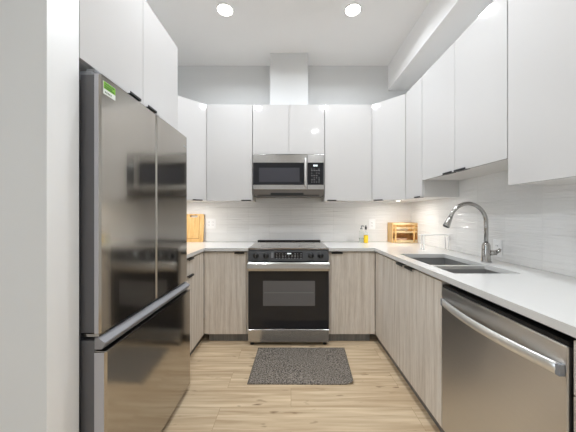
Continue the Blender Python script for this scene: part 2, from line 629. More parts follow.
# ------------------------------------------------------------------ cabinets
def door(parent, p0, p1, z0, z1, m, t=0.019, gap=0.0018, pull=None, pull_top=False, name='door', label=None, plen=0.105, bev=0.0012):
    """slab door between plan points p0,p1 (outer face; outward side on the right of p0->p1).
    pull = (a, b): distances from p0 of the black edge pull"""
    a, b = Vector((p0[0], p0[1])), Vector((p1[0], p1[1]))
    d = (b - a).normalized()
    n = Vector((d.y, -d.x))
    A, B = a + d * gap, b - d * gap
    pts = [A, B, B - n * t, A - n * t]
    bm = bmesh.new()
    prism(bm, [(p.x, p.y) for p in pts], z0 + gap, z1 - gap, bev)
    o = obj(name, bm, m, parent, label=label)
    if pull:
        q0, q1 = a + d * pull[0], a + d * pull[1]
        bm = bmesh.new()
        zz = (z1 - gap) if pull_top else (z0 + gap)
        s = 1 if pull_top else -1
        # plate over the door edge and lip standing proud of the face
        pl = [q0 + n * .016, q1 + n * .016, q1 - n * (t - .002), q0 - n * (t - .002)]
        prism(bm, [(p.x, p.y) for p in pl], min(zz, zz + s * .0025), max(zz, zz + s * .0025))
        lp = [q0 + n * .016, q1 + n * .016, q1 + n * .0135, q0 + n * .0135]
        lo, hi = (zz - .012, zz + .0025) if pull_top else (zz - .0025, zz + .010)
        prism(bm, [(p.x, p.y) for p in lp], lo, hi)
        obj('handle', bm, M['black'], o, label='slim black edge pull')
    return o

def wall_cabinet(name, label, loc, plan, z0, z1, doors, extra=None):
    """plan = carcass polygon; doors = list of (p0, p1, pull)"""
    t = thing(name, label, 'cabinet', loc, 'white wall cabinets')
    bm = bmesh.new()
    prism(bm, plan, z0, z1)
    obj('body', bm, M['white_box'], t)
    for p0, p1, pull in doors:
        door(t, p0, p1, z0 - .004 if z0 < 1.84 else z0, z1, M['white'], pull=pull)
    return t

DT = 0.021     # door thickness + clearance
YU = 2.747     # wall cabinet face on the back wall
XU = 1.118     # wall cabinet face on the right wall
yw, xw = YB - .0125, XR - .0125
# back wall run
wall_cabinet('wall_cabinet', 'tall white gloss wall cabinet between the left corner cabinet and the microwave', (-0.66, 2.9, ZBOT),
             [(-.905, YU + DT), (-.415, YU + DT), (-.415, yw), (-.905, yw)], ZBOT, ZTOP,
             [((-.906, YU), (-.414, YU), (.375, .480))])
wall_cabinet('wall_cabinet', 'short white two-door wall cabinet directly above the microwave', (-0.03, 2.9, 1.88),
             [(-.411, YU + DT), (.357, YU + DT), (.357, yw + .012), (-.411, yw + .012)], 1.882, ZTOP,
             [((-.412, YU), (-.022, YU), None), ((-.022, YU), (.358, YU), None)])
wall_cabinet('wall_cabinet', 'tall white gloss wall cabinet between the microwave and the right corner cabinet', (0.61, 2.9, ZBOT),
             [(.361, YU + DT), (.867, YU + DT), (.867, yw), (.361, yw)], ZBOT, ZTOP,
             [((.360, YU), (.868, YU), (.028, .125))])
# diagonal corner cabinets
k = DT * 0.4142
wall_cabinet('wall_cabinet', 'white diagonal corner wall cabinet beside the fridge, above the cutting board', (-1.25, 2.85, ZBOT),
             [(-1.156 - k, 2.498 + .001), (-.909, YU + k + .0), (-.909, yw), (XL + .0125, yw), (XL + .0125, 2.499)][0:0] or
             [(-1.156 - DT, 2.499), (-.908, YU + DT), (-.908, yw), (XL + .0125, yw), (XL + .0125, 2.499)], ZBOT, ZTOP,
             [((-1.156, 2.499), (-.908, YU), (.195, .300))])
wall_cabinet('wall_cabinet', 'white diagonal corner wall cabinet above the bamboo basket', (1.2, 2.85, ZBOT),
             [(.870, YU + DT), (1.118 + DT, 2.500), (xw, 2.500), (xw, yw), (.870, yw)], ZBOT, ZTOP,
             [((.870, YU), (1.118, 2.500), (.025, .125))])
# right wall run
wall_cabinet('wall_cabinet', 'narrow full-height white wall cabinet beside the right corner, left of the sink cabinet', (1.28, 2.34, ZBOT),
             [(XU + DT, 2.187), (xw, 2.187), (xw, 2.498), (XU + DT, 2.498)], ZBOT, ZTOP,
             [((XU, 2.498), (XU, 2.187), (.205, .305))])
wall_cabinet('wall_cabinet', 'shorter white two-door wall cabinet raised above the sink and faucet', (1.28, 1.75, 1.526),
             [(XU + DT, 1.324), (xw, 1.324), (xw, 2.184), (XU + DT, 2.184)], 1.526, ZTOP,
             [((XU, 2.184), (XU, 1.747), (.322, .425)), ((XU, 1.747), (XU, 1.324), (.012, .125))])
wall_cabinet('wall_cabinet', 'full-height white wall cabinet nearest the camera, above the dishwasher counter', (1.28, .88, ZBOT),
             [(XU + DT, .42), (xw, .42), (xw, 1.321), (XU + DT, 1.321)], ZBOT, ZTOP,
             [((XU, 1.321), (XU, .87), None), ((XU, .87), (XU, .42), None)])
# over the fridge (faces +x)
XO = -0.8026
wall_cabinet('wall_cabinet', 'deep white two-door cabinet above the refrigerator', (-1.15, 1.4, 1.829),
             [(XL, .971), (XO - DT, .971), (XO - DT, 1.816), (XL, 1.816)], 1.831, ZTOP,
             [((XO, .971), (XO, 1.389), (.285, .375)), ((XO, 1.389), (XO, 1.816), (.025, .115))])

# ---- base cabinets
def base_cabinet(label, loc, body, toe, fronts, group='grey oak base cabinets'):
    """body/toe = boxes (x0,x1,y0,y1); fronts = (kind, p0, p1, z0, z1, pull)"""
    t = thing('base_cabinet', label, 'cabinet', loc, group)
    bm = bmesh.new()
    bx(bm, body[0], body[1], body[2], body[3], 0.08, 0.884)
    obj('body', bm, M['oak'], t)
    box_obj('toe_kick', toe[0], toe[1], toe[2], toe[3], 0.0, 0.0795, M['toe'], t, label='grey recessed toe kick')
    for kind, p0, p1, z0, z1, pull in fronts:
        door(t, p0, p1, z0, z1, M['oak'], pull=pull, pull_top=True, name=kind)
    return t

ZD0, ZD1 = 0.082, 0.872
base_cabinet('grey oak base cabinet with one door, on the back wall left of the range', (-.62, 2.7, 0),
             (-.836, -.409, FB + DT, YB), (-.80, -.409, 2.505, 2.52),
             [('door', (-.836, FB), (-.428, FB), ZD0, ZD1, (.295, .390)), ('filler', (-.428, FB), (-.409, FB), ZD0, ZD1, None)])
base_cabinet('grey oak base cabinet with one door, on the back wall right of the range', (.6, 2.7, 0),
             (.364, .808, FB + DT, YB), (.364, .77, 2.505, 2.52),
             [('filler', (.364, FB), (.376, FB), ZD0, ZD1, None), ('door', (.376, FB), (.808, FB), ZD0, ZD1, (.012, .118))])
base_cabinet('grey oak corner base cabinet on the left wall, just past the refrigerator', (-1.15, 2.2, 0),
             (XL + .03, FL - DT, 1.84, 2.46), (-.895, -.88, 1.84, 2.504),
             [('drawer', (FL, 1.84), (FL, 2.19), .732, ZD1, (.22, .335)),
              ('drawer', (FL, 1.84), (FL, 2.19), ZD0, .732, (.22, .335)),
              ('filler', (FL, 2.19), (FL, 2.46), ZD0, ZD1, None)])
base_cabinet('plain grey oak corner base cabinet without pull, beside the sink doors', (1.12, 2.36, 0),
             (FR + DT, XR - .03, 2.262, YB - .03), (.85, .865, 2.262, 2.504),
             [('door', (FR, 2.460), (FR, 2.262), ZD0, ZD1, None)])
# sink cabinet: hollow at the top so the bowls hang inside
t = thing('base_cabinet', 'grey oak two-door base cabinet under the sink, pulls side by side', 'cabinet', (1.12, 1.82, 0), 'grey oak base cabinets')
bm = bmesh.new()
bx(bm, FR + DT, FR + DT + .018, 1.379, 2.258, .08, .884)
bx(bm, XR - .048, XR - .03, 1.379, 2.258, .08, .884)
bx(bm, FR + DT + .018, XR - .048, 1.379, 1.395, .08, .884)
bx(bm, FR + DT + .018, XR - .048, 2.242, 2.258, .08, .884)
bx(bm, FR + DT + .018, XR - .048, 1.395, 2.242, .08, .10)
obj('body', bm, M['oak'], t)
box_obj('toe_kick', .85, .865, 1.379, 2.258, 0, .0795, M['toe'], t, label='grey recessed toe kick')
door(t, (FR, 2.258), (FR, 1.817), ZD0, ZD1, M['oak'], pull=(.315, .422), pull_top=True)
door(t, (FR, 1.817), (FR, 1.377), ZD0, ZD1, M['oak'], pull=(.018, .130), pull_top=True)
base_cabinet('grey oak drawer base cabinet at the right edge, past the dishwasher', (1.12, .5, 0),
             (FR + DT, XR - .03, .31, .7355), (.85, .865, .31, .7355),
             [('drawer', (FR, .7365), (FR, .31), .712, ZD1, None), ('drawer', (FR, .7365), (FR, .31), .40, .712, None),
              ('drawer', (FR, .7365), (FR, .31), ZD0, .40, None)])

# ------------------------------------------------------------------ countertops
SX0, SX1, SY0, SY1 = 0.877, 1.241, 1.378, 2.068     # sink cut-out
bm = bmesh.new()
xs = [XL + .0125, -.826, -.4075]
ys = [1.835, 2.443, YB - .0125]
cells(bm, xs, ys, lambda i, j: not (i == 1 and j == 0), CT - .030, CT)
tag(obj('countertop', bm, M['quartz'], None, (-1.0, 2.7, CT)), 'white quartz countertop left of the range, under the cutting board', 'countertop')
bm = bmesh.new()
xs = [.3605, .798, SX0, SX1, XR - .0125]
ys = [.30, SY0, SY1, 2.443, YB - .0125]
cells(bm, xs, ys, lambda i, j: not (i == 0 and j < 3) and not (i == 2 and j == 1), CT - .030, CT)
ct = obj('countertop', bm, M['quartz'], None, (1.1, 1.5, CT))
tag(ct, 'long white quartz countertop with the sink cut into it, running right of the range', 'countertop')

# ------------------------------------------------------------------ sink
t = thing('sink', 'double-bowl stainless undermount sink set in the right countertop', 'sink', (1.06, 1.72, .68))
def bowl(y0, y1, depth, m):
    bm = bmesh.new()
    z1, z0 = CT - .0312, CT - .0312 - depth
    x0, x1 = SX0 - .004, SX1 + .004
    th = .008
    t0 = bmesh.new()
    bx(bm, x0 - th, x0, y0 - th, y1 + th, z0 - th, z1)
    bx(bm, x1, x1 + th, y0 - th, y1 + th, z0 - th, z1)
    bx(bm, x0, x1, y0 - th, y0, z0 - th, z1)
    bx(bm, x0, x1, y1, y1 + th, z0 - th, z1)
    bx(bm, x0, x1, y0, y1, z0 - th, z0)
    t0.free()
    o = obj('bowl', bm, m, t)
    bm = bmesh.new()
    lathe(bm, [(0, .003), (.03, .003), (.036, .006), (.044, .004), (.045, .0)], ((x0 + x1) / 2, (y0 + y1) / 2, z0))
    obj('drain', bm, M['chrome'], o)
    return o
bowl(1.672, SY1 + .004, .20, M['steel_sink'])
bowl(SY0 - .004, 1.636, .20, M['steel_sink'])
box_obj('divider', SX0 - .003, SX1 + .003, 1.640, 1.668, CT - .05, CT - .010, M['bright'], t, .004, label='bright rounded rim between the two bowls')

# ------------------------------------------------------------------ faucet
t = thing('faucet', 'brushed nickel gooseneck faucet with pull-down spray head behind the sink', 'faucet', (1.308, 1.716, CT))
fx, fy = 1.308, 1.716
bm = bmesh.new()
lathe(bm, [(0, 0), (.030, 0), (.030, .006), (.026, .010), (.025, .085), (.024, .112), (.017, .13), (.0, .13)], (fx, fy, CT + .0003))
obj('base', bm, M['chrome'], t)
bm = bmesh.new()
pts = [(fx, fy, CT + .10), (fx, fy, CT + .24)]
R = .122
cx = fx - R
for i in range(1, 19):
    a = math.pi * i / 18 * 0.89
    pts.append((cx + R * math.cos(a), fy - .0, CT + .262 + R * 1.06 * math.sin(a)))
ex, ez = pts[-1][0], pts[-1][2]
dx, dz = pts[-1][0] - pts[-2][0], pts[-1][2] - pts[-2][2]
L = math.hypot(dx, dz)
dx, dz = dx / L, dz / L
pts.append((ex + dx * .012, fy, ez + dz * .012))
tube(bm, pts, .0125, 16)
obj('spout', bm, M['chrome'], t)
bm = bmesh.new()
p = Vector(pts[-1])
dd = Vector((dx - .05, 0, dz)).normalized()
tube(bm, [p - dd * .004, p + dd * .008, p + dd * .025, p + dd * .060, p + dd * .064], [.0145, .0155, .017, .0225, .021], 18)
sh = obj('spray_head', bm, M['chrome'], t)
bm = bmesh.new()
tube(bm, [p + dd * .063, p + dd * .0665], [.0175, .0175], 18)
obj('nozzle', bm, M['blackplastic'], sh)
bm = bmesh.new()
tube(bm, [(fx + .012, fy - .01, CT + .062), (fx + .046, fy - .03, CT + .066)], [.017, .0165], 16)
tube(bm, [(fx + .042, fy - .026, CT + .068), (fx + .056, fy - .040, CT + .082), (fx + .060, fy - .044, CT + .094)], [.013, .010, .007], 12)
obj('lever', bm, M['chrome'], t)

# ------------------------------------------------------------------ range
RX0, RX1 = -.4035, .3565
RC = (RX0 + RX1) / 2
YF = 2.408
t = thing('range', 'slide-in electric range with black oven door and steel drawer', 'oven', (RC, 2.7, 0))
bm = bmesh.new()
bx(bm, RX0 + .004, RX1 - .004, YF + .05, YB - .02, .03, .905)
obj('body', bm, M['fridge_dark'], t)
bm = bmesh.new()
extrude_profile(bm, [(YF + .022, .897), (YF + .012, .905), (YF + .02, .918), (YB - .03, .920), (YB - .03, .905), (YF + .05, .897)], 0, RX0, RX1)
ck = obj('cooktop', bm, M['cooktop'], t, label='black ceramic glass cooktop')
bm = bmesh.new()
bx(bm, RX0 + .01, RX1 - .01, YB - .055, YB - .03, .9205, .934, .003)
obj('rear_trim', bm, M['black'], ck)
for (x, y, r) in ((-.2, 2.56, .10), (.16, 2.56, .085), (-.2, 2.85, .075), (.16, 2.85, .10)):
    bm = bmesh.new()
    lathe(bm, [(r - .002, .0), (r - .002, .0004), (r, .0004), (r, .0)], (x, y, .9197), 40)
    obj('burner_ring', bm, M['graphite'], ck)
# control panel, slightly raked
bm = bmesh.new()
extrude_profile(bm, [(YF - .008, .797), (YF + .012, .895), (YF + .05, .895), (YF + .05, .797)], 0, RX0, RX1, .003)
cp = obj('control_panel', bm, M['graphite'], t)
def panel_pt(z):
    return YF - .008 + (z - .797) / .098 * .020
for px in (255.7, 266.0, 311.0, 320.6):
    x = (px - 291) / 106.3
    z = .848
    bm = bmesh.new()
    y = panel_pt(z)
    lathe(bm, [(.0, .028), (.021, .028), (.0235, .024), (.0245, .004), (.028, .003), (.028, -.002), (0, -.002)], (x, y, z), 28, '-Y')
    kn = obj('knob', bm, M['blackplastic'], cp)
    bm = bmesh.new()
    bx(bm, x - .0035, x + .0035, y - .033, y - .027, z - .019, z + .021, .001)
    obj('pointer', bm, M['graphite'], kn)
bm = bmesh.new()
x0, x1 = (274.5 - 291) / 106.3, (302.5 - 291) / 106.3
y = panel_pt(.848)
bx(bm, x0, x1, y - .005, y + .004, .815, .882, .001)
dp = obj('display', bm, M['glassblack'], cp)
bm = bmesh.new()
bx(bm, -.036, -.010, y - .0058, y - .0051, .862, .873)
bx(bm, -.006, .002, y - .0058, y - .0051, .862, .873)
obj('readout', bm, M['lit_mark'], dp)
bm = bmesh.new()
rnd = random.Random(3)
for r in range(4):
    for c in range(9):
        if 4 <= c <= 5 and r == 0:
            continue
        xx = x0 + .016 + c * .0285
        bx(bm, xx, xx + rnd.choice((.010, .014, .006)), y - .0058, y - .0051, .822 + (3 - r) * .014, .826 + (3 - r) * .014)
obj('key_marks', bm, M['print_mark'], dp)
# sticker on the panel
xs_ = (272.3 - 291) / 106.3
box_obj('tag', xs_ - .011, xs_ + .011, panel_pt(.848) - .0045, panel_pt(.848) + .003, .822, .876, M['grey_plastic'], cp, label='grey paper tag beside the second knob')
# door: full width steel handle band on black glass
bm = bmesh.new()
bx(bm, RX0, RX1, YF + .004, YF + .05, .158, .790, .003)
dr = obj('door', bm, M['glassblack'], t, label='black glass oven door')
bm = bmesh.new()
extrude_profile(bm, [(YF - .006, .704), (YF - .042, .712), (YF - .050, .735), (YF - .046, .778), (YF - .030, .790), (YF + .006, .790)], 0, RX0 - .001, RX1 + .001, .003)
obj('handle', bm, M['steel'], dr, label='wide stainless handle band')
bm = bmesh.new()
x0, x1 = (263 - 291) / 106.3, (315 - 291) / 106.3
bx(bm, x0, x1, YF - .0005, YF + .0035, .375, .610, .001)
wn = obj('window', bm, M['window_dark'], dr, label='smoky oven window')
bm = bmesh.new()
for z in (.497,):
    bx(bm, x0 + .01, x1 - .01, YF - .0012, YF - .0006, z, z + .003)
obj('rack_line', bm, M['grey_plastic'], wn)
bm = bmesh.new()
extrude_profile(bm, [(YF + .004, .030), (YF, .036), (YF, .148), (YF + .006, .1525), (YF + .05, .1525), (YF + .05, .030)], 0, RX0, RX1, .002)
obj('drawer', bm, M['steel'], t, label='stainless storage drawer')
for x in (RX0 + .035, RX1 - .035):
    for y in (YF + .035, YB - .1):
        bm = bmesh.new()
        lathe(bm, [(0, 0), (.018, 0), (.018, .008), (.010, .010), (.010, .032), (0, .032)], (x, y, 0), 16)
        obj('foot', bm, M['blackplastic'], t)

# ------------------------------------------------------------------ microwave
MX0, MX1 = -.4085, .3545
MY = 2.728
t = thing('microwave', 'stainless over-the-range microwave with black door glass', 'microwave', ((MX0 + MX1) / 2, 2.9, 1.43))
bm = bmesh.new()
extrude_profile(bm, [(MY + .03, 1.50), (MY + .05, 1.455), (MY + .09, 1.435), (YB - .015, 1.435), (YB - .015, 1.876), (MY + .03, 1.876)], 0, MX0 + .003, MX1 - .003)
obj('body', bm, M['fridge_dark'], t)
mz = lambda y: 1.23 + (215 - y) / (256 / MY)
mxx = lambda x: (x - 291) / 256 * MY
XD = mxx(307.3)
bm = bmesh.new()
bx(bm, MX0, XD - .001, MY, MY + .03, mz(189.6), mz(154.4), .003)
dr = obj('door', bm, M['steel'], t, label='stainless microwave door')
bm = bmesh.new()
bx(bm, MX0 + .004, XD - .034, MY - .002, MY + .002, mz(184.8), mz(162.6), .0008)
wn = obj('glass', bm, M['glassblack'], dr, label='black glass door window')
bm = bmesh.new()
bx(bm, mxx(259), mxx(299.5), MY - .0032, MY - .0021, mz(182.0), mz(167.8), .0003)
obj('mesh_screen', bm, M['screen'], wn)
bm = bmesh.new()
hx = mxx(305.2)
tube(bm, [(hx, MY - .004, mz(187.2)), (hx, MY - .030, mz(186.5)), (hx, MY - .038, mz(184)), (hx, MY - .038, mz(162)), (hx, MY - .030, mz(159.3)), (hx, MY - .004, mz(158.6))], .011, 14)
obj('handle', bm, M['bright'], dr, label='upright stainless bar handle')
bm = bmesh.new()
bx(bm, XD + .001, MX1, MY, MY + .03, mz(189.6), mz(154.4), .003)
cp = obj('control_panel', bm, M['steel'], t)
bm = bmesh.new()
bx(bm, XD + .004, MX1 - .006, MY - .002, MY + .002, mz(184.8), mz(162.6), .0008)
kp = obj('keypad', bm, M['glassblack'], cp)
bm = bmesh.new()
bx(bm, mxx(313.4), mxx(315.1), MY - .003, MY - .0021, mz(166.4), mz(164.8))
bx(bm, mxx(315.5), mxx(317.4), MY - .003, MY - .0021, mz(166.4), mz(164.8))
obj('readout', bm, M['lit_mark'], kp)
bm = bmesh.new()
for r, yy in enumerate((168.8, 170.4, 173.0, 175.4, 177.6, 179.6, 181.8)):
    for c, xx in enumerate((311.4, 313.8, 316.2, 318.6)):
        if (r + c * 2) % 5 == 4:
            continue
        bx(bm, mxx(xx), mxx(xx + (1.0 if r % 2 else .7)), MY - .003, MY - .0021, mz(yy + .5), mz(yy))
obj('key_marks', bm, M['print_mark'], kp)
# vent lip under the door, curved at the ends
bm = bmesh.new()
prof = []
W = MX1 - MX0
for i in range(0, 9):
    a = math.pi / 2 * i / 8
    prof.append((MX0 + .002 + .045 * (1 - math.sin(a)), 1.428 + .042 * (1 - math.cos(a))))
lo = [(MX0 + .002 + .045 - .045 * math.sin(math.pi / 2 * i / 8), 1.428 + .042 - .042 * math.cos(math.pi / 2 * i / 8)) for i in range(9)]
ro = [(MX1 - .002 - .045 + .045 * math.sin(math.pi / 2 * i / 8), 1.428 + .042 - .042 * math.cos(math.pi / 2 * i / 8)) for i in range(9)]
poly = lo[::-1] + ro + [(MX1 - .002, 1.499), (MX0 + .002, 1.499)]
extrude_profile(bm, poly, 1, MY + .012, MY + .055)
vl = obj('vent_lip', bm, M['vent'], t, label='steel lip with rounded ends, coloured darker for the cooktop reflection')
bm = bmesh.new()
bx(bm, MX0 + .05, MX1 - .05, MY + .010, MY + .013, 1.436, 1.447)
bx(bm, MX0 + .19, MX1 - .22, MY + .008, MY + .013, 1.447, 1.468, .003)
obj('vent_slot', bm, M['blackplastic'], vl)

# ------------------------------------------------------------------ refrigerator
GX = -.735
GY0, GY1, GYM = .985, 1.812, 1.3975
t = thing('refrigerator', 'dark stainless french-door refrigerator with bottom freezer drawer', 'refrigerator', (-1.1, 1.4, 0))
box_obj('gap_shade', -.80, -.752, GYM - .0021, GYM + .0021, .775, 1.77, M['blackplastic'], t, label='black strip standing in for shade between the doors')  # dark filler: shade of the door gap as a black strip
box_obj('body', -1.44, -.815, GY0 + .004, GY1 - .004, .03, 1.755, M['fridge_dark'], t, .004, label='dark grey cabinet')
def fridge_door(y0, y1, near):
    bm = bmesh.new()
    # front skin, rounded at the vertical edges, with a gentle crown
    pts = [(-.7565, y0), (-.742, y0 + .0015), (GX, y0 + .008)]
    n = 8
    for i in range(1, n):
        f = i / n
        pts.append((GX + .0035 * math.sin(math.pi * f), y0 + .008 + (y1 - y0 - .016) * f))
    pts += [(GX, y1 - .008), (-.742, y1 - .0015), (-.7565, y1)]
    prism(bm, pts, .772, 1.775, 0)
    d = obj('door', bm, M['fridge'], t)
    box_obj('door_liner', -.812, -.757, y0 + .002, y1 - .002, .775, 1.772, M['fridge_dark'], d, .002, label='dark grey inner door')
    return d
d1 = fridge_door(GY0, GYM - .0022, True)
d2 = fridge_door(GYM + .0022, GY1, False)
# painted edge strip of the near door
box_obj('edge_trim', -.7565, -.742, GY0 - .0008, GY0 + .0016, .773, 1.774, M['fridge_side'], d1, label='pale grey edge strip')
# energy label
st = box_obj('sticker', GX - .001, GX + .0025, 1.0, 1.068, 1.706, 1.756, M['sticker_white'], d1, label='green and white paper label')
bm = bmesh.new()
bx(bm, GX + .0026, GX + .0031, 1.001, 1.067, 1.727, 1.755)
g = obj('sticker_band', bm, M['sticker_green'], st)
bm = bmesh.new()
for zz, a, b in ((1.745, 1.006, 1.058), (1.737, 1.006, 1.046), (1.730, 1.006, 1.06)):
    yy = a
    while yy < b:
        bx(bm, GX + .0032, GX + .0035, yy, yy + .0035, zz, zz + .005)
        yy += .0055
for k_ in range(5):
    bx(bm, GX + .0026, GX + .003, 1.008 + k_ * .008, 1.012 + k_ * .008, 1.712, 1.718)
obj('sticker_print', bm, M['sticker_ink'], st)
# maker's plate, a short row of small marks
bm = bmesh.new()
for i in range(6):
    bx(bm, GX - .001, GX + .0016, 1.742 + i * .0075, 1.747 + i * .0075, 1.700, 1.708)
obj('badge', bm, M['print_mark'], d2)
# hinge covers
for y0, y1 in ((GY0 + .004, GY0 + .06), (GY1 - .06, GY1 - .004)):
    bm = bmesh.new()
    bx(bm, -.86, -.77, y0, y1, 1.755, 1.787, .004)
    bx(bm, -.80, -.765, y0 + .008, y1 - .012, 1.787, 1.800, .003)
    obj('hinge', bm, M['grey_plastic'], t)
# freezer drawer
DX = -.712
bm = bmesh.new()
pts = [(-.7565, GY0), (DX - .008, GY0 + .001), (DX, GY0 + .008)]
for i in range(1, 8):
    f = i / 8
    pts.append((DX + .004 * math.sin(math.pi * f), GY0 + .008 + (GY1 - GY0 - .016) * f))
pts += [(DX, GY1 - .008), (DX - .008, GY1 - .001), (-.7565, GY1)]
prism(bm, pts, .045, .700, 0)
fd = obj('drawer', bm, M['fridge'], t, label='freezer drawer')
box_obj('drawer_liner', -.812, -.757, GY0 + .002, GY1 - .002, .048, .745, M['fridge_dark'], fd, .002)
bm = bmesh.new()
# sloping handle rail along the drawer's top, and the shadow gap beneath
extrude_profile(bm, [(-.7565, .758), (-.744, .757), (DX - .004, .738), (DX - .004, .733), (DX - .016, .712), (-.7565, .712)], 1, GY0, GY1, .001)
obj('handle_rail', bm, M['rail'], fd, label='pale grey sloping grip along the top')
box_obj('edge_trim', -.7565, DX - .008, GY0 - .0008, GY0 + .0016, .047, .699, M['fridge_side'], fd, label='pale grey edge strip')
box_obj('top_edge', -.7565, DX + .001, GY0 + .002, GY1 - .002, .7005, .7045, M['chrome'], fd, .0008, label='bright thin metal edge')
box_obj('middle_hinge', -.806, -.74, GY0 + .002, GY0 + .05, .760, .771, M['chrome'], t, .001)
box_obj('base_grille', -.80, -.765, GY0 + .004, GY1 - .004, .0, .043, M['blackplastic'], t)

# ------------------------------------------------------------------ dishwasher
DWX = .800
DY0, DY1 = .738, 1.362
t = thing('dishwasher', 'stainless dishwasher with bowed bar handle under the right countertop', 'dishwasher', (1.1, 1.05, 0))
box_obj('body', DWX + .045, XR - .03, DY0 + .004, DY1 - .004, .02, .865, M['blackplastic'], t)
bm = bmesh.new()
bx(bm, DWX, DWX + .042, DY0 + .003, DY1 - .003, .10, .848, .004)
dr = obj('door', bm, M['steel_warm'], t, label='brushed stainless door')
box_obj('control_strip', DWX + .004, DWX + .044, DY0 + .004, DY1 - .004, .8485, .862, M['blackplastic'], t, label='black top control strip')
bm = bmesh.new()
# bowed flat bar
secs = []
yA, yB2 = DY0 + .016, DY1 - .026
for i in range(0, 25):
    f = i / 24
    y = yA + (yB2 - yA) * f
    bow = .008 + .034 * math.sin(math.pi * f) ** 0.9
    secs.append((DWX - bow, y))
tt = bmesh.new()
rings = []
for (x, y) in secs:
    rings.append([tt.verts.new(q) for q in ((x, y, .756), (x - .006, y, .760), (x - .008, y, .775), (x - .006, y, .790), (x, y, .794), (x + .009, y, .789), (x + .009, y, .761))])
for a, b in zip(rings, rings[1:]):
    for k_ in range(7):
        f = tt.faces.new((a[k_], a[(k_ + 1) % 7], b[(k_ + 1) % 7], b[k_]))
        f.smooth = True
tt.faces.new(rings[0])
tt.faces.new(rings[-1][::-1])
bmesh.ops.recalc_face_normals(tt, faces=tt.faces)
merge(bm, tt)
h = obj('handle', bm, M['bright'], dr, label='bowed stainless bar handle')
for y in (yA, yB2):
    bm = bmesh.new()
    bx(bm, DWX - .017, DWX + .001, y - .007, y + .007, .757, .793, .003)
    obj('bracket', bm, M['grey_plastic'], h, label='grey handle end bracket')
box_obj('toe_panel', .85, .865, DY0 + .004, DY1 - .004, 0, .098, M['black'], t)

# ------------------------------------------------------------------ floor mat
bm = bmesh.new()
nx, ny = 40, 26
c00, c10, c01, c11 = Vector((-.318, 1.858)), Vector((.460, 1.852)), Vector((-.302, 2.362)), Vector((.492, 2.362))
grid = []
for j in range(ny + 1):
    row = []
    for i in range(nx + 1):
        u, v = i / nx, j / ny
        p = c00.lerp(c10, u).lerp(c01.lerp(c11, u), v)
        # curled near-right corner
        e = max(0.0, 1 - math.hypot((1 - u) * .78, v * .51) / .07)
        row.append((p.x - e * .006, p.y + e * .006, .007 + .022 * e * e + .0008 * math.sin(u * 9 + v * 5)))
    grid.append(row)
top = [[bm.verts.new(p) for p in r] for r in grid]
bot = [[bm.verts.new((p[0], p[1], max(.0, p[2] - .007))) for p in r] for r in grid]
for j in range(ny):
    for i in range(nx):
        f = bm.faces.new((top[j][i], top[j][i + 1], top[j + 1][i + 1], top[j + 1][i])); f.smooth = True
        bm.faces.new((bot[j][i], bot[j + 1][i], bot[j + 1][i + 1], bot[j][i + 1]))
for i in range(nx):
    bm.faces.new((bot[0][i], bot[0][i + 1], top[0][i + 1], top[0][i]))
    bm.faces.new((bot[ny][i + 1], bot[ny][i], top[ny][i], top[ny][i + 1]))
for j in range(ny):
    bm.faces.new((bot[j + 1][0], bot[j][0], top[j][0], top[j + 1][0]))
    bm.faces.new((bot[j][nx], bot[j + 1][nx], top[j + 1][nx], top[j][nx]))
tag(obj('floor_mat', bm, M['mat'], None, (.08, 2.1, 0)), 'dark grey flecked mat on the floor in front of the range, one corner curled', 'mat')

# ------------------------------------------------------------------ counter items
# cutting board leaning on the back wall
CBX0, CBX1 = -1.282, -1.030
t = thing('cutting_board', 'bamboo cutting board leaning on the tiles beside the fridge', 'cutting board', (-1.135, 3.0, CT))
def board_sheet(x0, x1, h, hole, th, radius=.012):
    """upright board with a rounded handle slot, built flat in (x,h) then leaned"""
    bm = bmesh.new()
    hx0, hx1, hz0, hz1 = hole
    # outline and slot as loops, bridged by a fill
    def rr(xa, xb, za, zb, r, n=6):
        out = []
        for cx_, cz_, a0 in ((xb - r, zb - r, 0), (xa + r, zb - r, 90), (xa + r, za + r, 180), (xb - r, za + r, 270)):
            for i in range(n + 1):
                a = math.radians(a0 + 90 * i / n)
                out.append((cx_ + r * math.cos(a), cz_ + r * math.sin(a)))
        return out
    outer = rr(x0, x1, 0, h, radius)
    inner = rr(hx0, hx1, hz0, hz1, (hz1 - hz0) / 2 - .0005)
    def loop(pts):
        vs = [bm.verts.new((p[0], 0, p[1])) for p in pts]
        es = [bm.edges.new((vs[i], vs[(i + 1) % len(vs)])) for i in range(len(vs))]
        return es
    es = loop(outer) + loop(inner)
    r = bmesh.ops.triangle_fill(bm, edges=es, use_beauty=True)
    faces = [g_ for g_ in r['geom'] if isinstance(g_, bmesh.types.BMFace)]
    ex_ = bmesh.ops.extrude_face_region(bm, geom=faces)
    vs = [g_ for g_ in ex_['geom'] if isinstance(g_, bmesh.types.BMVert)]
    bmesh.ops.translate(bm, verts=vs, vec=(0, th, 0))
    bmesh.ops.recalc_face_normals(bm, faces=bm.faces)
    return bm
def lean(bm, ang, base):
    bmesh.ops.rotate(bm, verts=bm.verts, cent=(0, 0, 0), matrix=Matrix.Rotation(-ang, 3, 'X'))
    bmesh.ops.translate(bm, verts=bm.verts, vec=base)
    return bm
ANG = math.radians(6.5)
b0 = Vector((0, 3.000, CT + .0003))
bm = board_sheet(CBX0, CBX1, .328, (-1.195, -1.105, .288, .314), .018)
obj('board', lean(bm, ANG, b0), M['bamboo'], t)
bm = bmesh.new()
gx0, gx1, gz0, gz1 = CBX0 + .03, CBX1 - .055, .035, .265
for a_, b_, c_, d_ in ((gx1, gx1 + .006, gz0, .31), (gx0, gx1, gz0, gz0 + .006)):
    bx(bm, a_, b_, -.0006, .002, c_, d_)
lean(bm, ANG, b0)
